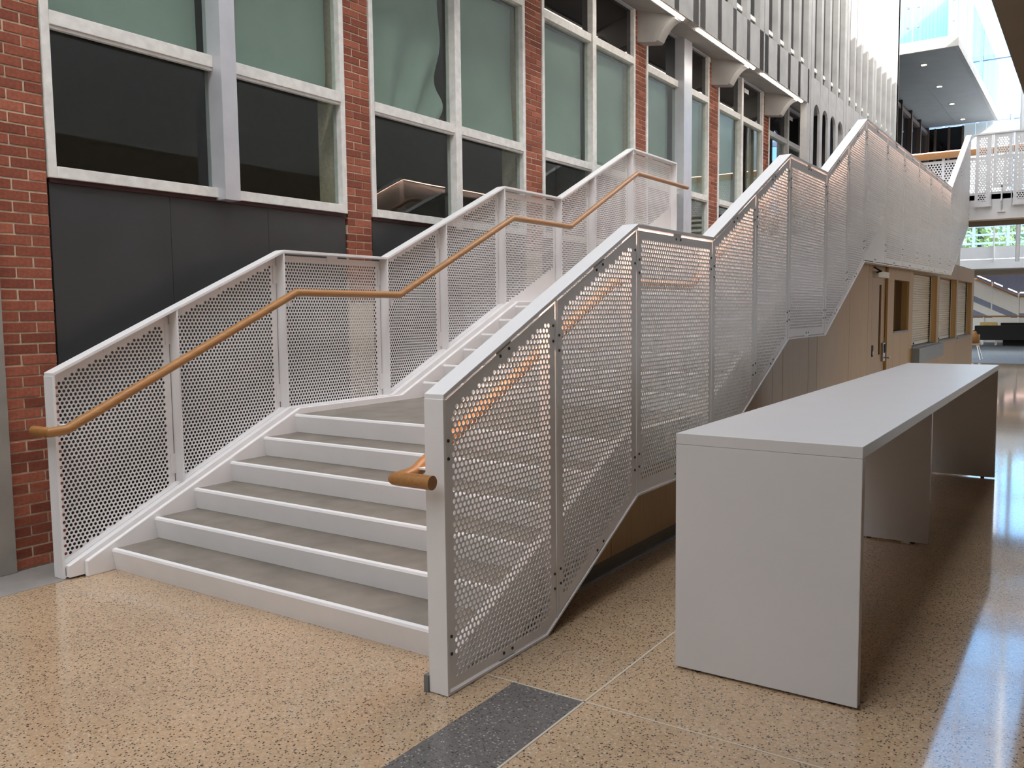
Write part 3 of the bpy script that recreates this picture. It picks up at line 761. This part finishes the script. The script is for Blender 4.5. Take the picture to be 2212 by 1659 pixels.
# ------------------------------------------------------------------ far end: upper level, curtain wall, stair, seating
lv = empty('upper_level', (36, 0, 3)); tag(lv, 'white upper floor edge with glass balustrade at the far end', 'gallery'); lv.matrix_world = Matrix.Translation((36, 0, 3))
def lo(name, x0, x1, y0, y1, z0, z1, mat, par=lv): return obj(name, MB().box(x0-36, x1-36, y0, y1, z0-3, z1-3), mat, par)
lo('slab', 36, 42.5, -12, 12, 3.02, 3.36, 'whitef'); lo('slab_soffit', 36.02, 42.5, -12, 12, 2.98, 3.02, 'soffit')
lo('kick_panel', 36.0, 36.05, -12, 12, 3.38, 3.82, 'whitef')
for i in range(14):
    yy = 4.4-i*1.25
    lo('balustrade_post', 35.95, 36.02, yy, yy+.05, 3.3, 4.9, 'whitef'); lo('balustrade_glass', 36.0, 36.02, yy-1.2, yy, 3.82, 4.85, 'glassc')
cw = empty('window_8'); struct(cw, 'tall glazed curtain wall with blue mullions at the far end', 'window')
box('glass', 46.3, 46.33, -14, 14, 3.79, 28, 'glasst', cw)
for i in range(20): box('mullion', 46.1, 46.3, -13.6+i*1.42, -13.6+i*1.42+.12, 3.3, 28, 'mull', cw)
for z in (3.36, 4.55, 4.95, 5.35, 7.2, 10.2, 13.0, 16.0, 19.0, 22.0, 25.0): box('transom', 46.12, 46.3, -14, 14, z, z+(.10 if z < 6 else .22), 'mull', cw)
for yy, ml in ((2.05, 'closest to the stair'), (.9, 'between the two other masts'), (-1.2, 'farthest from the stair')):
    o = obj('hanger_rod', MB().cyl((30.5, yy, 3.0), (30.5, yy, 15), .06, 10), 'whitef', smooth=True); o.data.transform(Matrix.Translation((0, 0, 0)))
    tag(o, 'slim white steel mast beyond the bridge, '+ml, 'mast', 'steel masts beyond the bridge')
fw_ = box('wall_end', 46.0, 46.3, -14, 14, 0, 3.3, 'bluewall'); struct(fw_, 'blue-grey end wall below the upper floor', 'wall')
box('stair_shade_slab', 42.52, 46.0, -14, 14, 3.68, 3.78, 'whitef', fw_); box('stair_shade_riser', 42.52, 42.6, -14, 14, 3.37, 3.68, 'whitef', fw_)  # unseen cover added to keep the sun off the end wall
# far stair
fs2 = empty('far_staircase', (43, 2.6, 0)); fs2.matrix_world = Matrix.Translation((43, 2.6, 0))
tag(fs2, 'distant staircase with lit handrail descending behind the seating', 'staircase')
def fo_(name, poly, x0, x1, mat):
    return obj(name, MB().prism([(a*1.075-2.6, 1.62+(b-1.62)*1.075) for a, b in poly], x0-40, x1-40, 'x'), mat, fs2)
fo_('stringer', [(5.1, 2.28), (2.55, 1.05), (2.55, .75), (5.1, 1.96)], 39.9, 40.1, 'whitef')
for k, (a, b) in enumerate(((5.0, 3.56), (3.51, 2.62))):
    za = lambda yy: 2.16+(yy-2.6)*.50
    fo_('panel', [(a, za(a)-.12), (b, za(b)-.12), (b, za(b)-.80), (a, za(a)-.80)], 40.0, 40.02, 'whitef')
    fo_('post', [(b, za(b)), (b-.05, za(b)), (b-.05, za(b)-1.15), (b, za(b)-1.15)], 39.97, 40.03, 'whitef')
    fo_('kick_rail', [(a, za(a)-.80), (b, za(b)-.80), (b, za(b)-.86), (a, za(a)-.86)], 39.95, 40.02, 'whitef')
    m_ = (a+b)/2
    for p, q in ((a-.05, m_+.1), (m_-.1, b+.03)):
        fo_('light_strip', [(p, za(p)+.03), (q, za(q)+.03), (q, za(q)-.01), (p, za(p)-.01)], 39.95, 40.0, 'ledf')
    fo_('handrail', [(a, za(a)-.12), (b, za(b)-.12), (b, za(b)-.19), (a, za(a)-.19)], 39.93, 40.0, 'hand')
fo_('landing', [(2.6, 1.05), (-6, 1.05), (-6, .75), (2.6, .75)], 39.9, 42.0, 'whitef')
fo_('panel', [(2.55, 2.04), (-6, 2.04), (-6, 1.36), (2.55, 1.36)], 40.0, 40.02, 'whitef')
fo_('light_strip', [(2.55, 2.20), (-6, 2.20), (-6, 2.16), (2.55, 2.16)], 39.95, 40.0, 'ledf')
fo_('handrail', [(2.55, 2.06), (-6, 2.06), (-6, 1.99), (2.55, 1.99)], 39.93, 40.0, 'hand')
gl_ = empty('guard_rail', (42.3, 3, 0)); gl_.matrix_world = Matrix.Translation((42.3, 3, 0)); tag(gl_, 'low guard rail with brown timber handrail behind the sofa', 'railing')
obj('handrail', MB().cyl((0, 3, 1.22), (0, -8, 1.22), .03, 8), 'hand', gl_)
for i in range(8): obj('post', MB().box(-.02, .02, 1.0-i*1.3, 1.04-i*1.3, 0.005, 1.22), 'whitef', gl_)
obj('infill_panel', MB().box(.03, .05, -8, 3, .1, 1.15), 'whitef', gl_)
# sofas
def sofa(yc, x, label, col='blackfab', wdt=2.2):
    r = empty('sofa', (x, yc, 0)); r.matrix_world = Matrix.Translation((x, yc, 0)); tag(r, label, 'sofa', 'black sofas on the carpet')
    obj('back', MB().box(0, .16, -wdt/2, wdt/2, .26, .86), col, r, bevel=.03); obj('seat', MB().box(.16, .8, -wdt/2, wdt/2, .26, .46), col, r, bevel=.03)
    for s_ in (-1, 1): obj('arm', MB().box(.1, .8, s_*wdt/2-.07, s_*wdt/2+.07, .26, .66), col, r, bevel=.02)
    for sx in (.06, .72):
        for sy in (-.9, .9): obj('leg', MB().cyl((sx, sy*wdt/2, .006), (sx, sy*wdt/2, .27), .018, 8), 'steel', r)
sofa(3.06, 40.4, 'black upholstered sofa seen from behind beside the wooden chair')
sofa(.6, 40.4, 'black upholstered sofa turned away behind the far end of the table')
a_ = empty('armchair', (41.4, 3.75, 0)); a_.matrix_world = Matrix.Translation((41.4, 3.75, 0)); tag(a_, 'mustard yellow armchair back showing above the black sofa', 'armchair')
obj('back', MB().box(0, .14, -.33, .33, .40, .98), 'yellow', a_, bevel=.05); obj('seat', MB().box(.1, .6, -.33, .33, .30, .45), 'yellow', a_, bevel=.03)
for sx in (.05, .55):
    for sy in (-.28, .28): obj('leg', MB().cyl((sx, sy, .006), (sx, sy, .32), .018, 8), 'steel', a_)
b_ = obj('bench', MB().box(0, .5, -1.4, 1.4, .55, .95).box(.05, .45, -1.3, 1.3, .006, .55), 'blackfab', loc=(41.4, 1.9, 0)); tag(b_, 'black bench back standing behind the sofa', 'bench')
c_ = empty('side_chair', (30.2, 3.17, 0)); c_.matrix_world = Matrix.Translation((30.2, 3.17, 0)); tag(c_, 'wooden shell chair with slim metal legs beside the timber box end', 'chair')
sh = MB(); n_ = 12
for i in range(n_+1):
    a = -1.1+2.2*i/n_
    for zz in (.50, .72, .88): sh.v.append((-.24*math.cos(a)-(zz-.5)*.12, .26*math.sin(a), zz-(.10 if abs(a) > .7 and zz > .8 else 0)))
for i in range(n_):
    for k in range(2): q = i*3+k; sh.f.append((q, q+1, q+4, q+3))
o = obj('back_shell', sh, 'hand', c_, smooth=True); md = o.modifiers.new('thick', 'SOLIDIFY'); md.thickness = .02
obj('seat', MB().box(-.22, .22, -.22, .22, .45, .48), 'hand', c_, bevel=.01)
for sx, sy in ((-.2, -.2), (-.2, .2), (.2, -.2), (.2, .2)): obj('leg', MB().cyl((sx*1.25, sy*1.35, .006), (sx*.8, sy*.8, .45), .014, 8), 'steel', c_)

# ------------------------------------------------------------------ right-hand soffit overhead, and unseen walls around the camera
rs = box('ceiling', -14, 34, -14, .605, 3.5, 3.9, 'soffit'); struct(rs, 'brown underside of the upper floor overhead', 'ceiling')
w1 = box('wall_right_unseen', -14, 18.5, -14, .60, 3.9, 11.8, 'whitef'); struct(w1, 'unseen pale wall added above the brown soffit to block the sun', 'wall')  # added out of view: height shades the near facade, white gives bounce light
w3 = box('wall_right_unseen', 18.5, 34, -14, .60, 3.9, 11.1, 'whitef'); struct(w3, 'unseen lower pale wall added farther along the brown soffit to block the sun', 'wall')  # added out of view: its height sets the sunlit patch on the facade
w4 = box('wall_back_unseen', -14.3, -14, -14, 6.0, 0, 11.8, 'conc'); struct(w4, 'unseen pale wall added behind the camera to cut light', 'wall')  # added out of view so less sky light arrives from behind
w5 = box('wall_left', -14, 1.4, YW, YW+.3, 0, 11.8, 'conc'); struct(w5, 'pale wall continuing left of the door frame', 'wall')
w6 = box('wall_right_unseen', 9, 34, -14.3, -14, 0, 3.5, 'bluewall'); struct(w6, 'blue-grey side wall far under the brown soffit', 'wall')
w2 = box('wall_right_unseen', -14, 9, -3.6, -3.3, 0, 3.5, 'dkpanel'); struct(w2, 'unseen dark wall added under the brown soffit to cut side light', 'wall')  # dark blocker added out of view so less side light reaches the railing

# ------------------------------------------------------------------ trees outside
def tree(x, y, h, label):
    r = empty('tree', (x, y, 0)); r.matrix_world = Matrix.Translation((x, y, 0)); tag(r, label, 'tree', 'autumn trees outside the curtain wall')
    obj('trunk', MB().tube([(0, 0, 0), (.05, .03, h*.4), (0, 0, h*.75)], .16, 8), 'bark', r)
    mb = MB()
    for i in range(1500):
        th = random.uniform(0, 6.283); ph = math.acos(random.uniform(-1, 1)); rr = (random.random()**.4)*h*.34
        c = Vector((rr*math.sin(ph)*math.cos(th), rr*math.sin(ph)*math.sin(th), h*.66+rr*.95*math.cos(ph)))
        d = Vector((random.gauss(0, 1), random.gauss(0, 1), random.gauss(0, 1))).normalized(); e = d.orthogonal().normalized(); s = random.uniform(.10, .2)
        b = len(mb.v); f2 = d.cross(e)
        mb.v += [tuple(c+e*s), tuple(c+f2*s*.5), tuple(c-e*s), tuple(c-f2*s*.5)]; mb.f.append((b, b+1, b+2, b+3))
    obj('foliage', mb, 'leaf', r)
gr = box('ground', 47, 120, -60, 60, -.3, -.05, 'carpet'); struct(gr, 'ground outside the curtain wall', 'ground')
tree(56, 5.6, 8.4, 'yellow autumn tree outside the far window beside the white ribbed panel'); tree(66, 4.6, 9.6, 'yellow-green tree outside the far window near the masts')
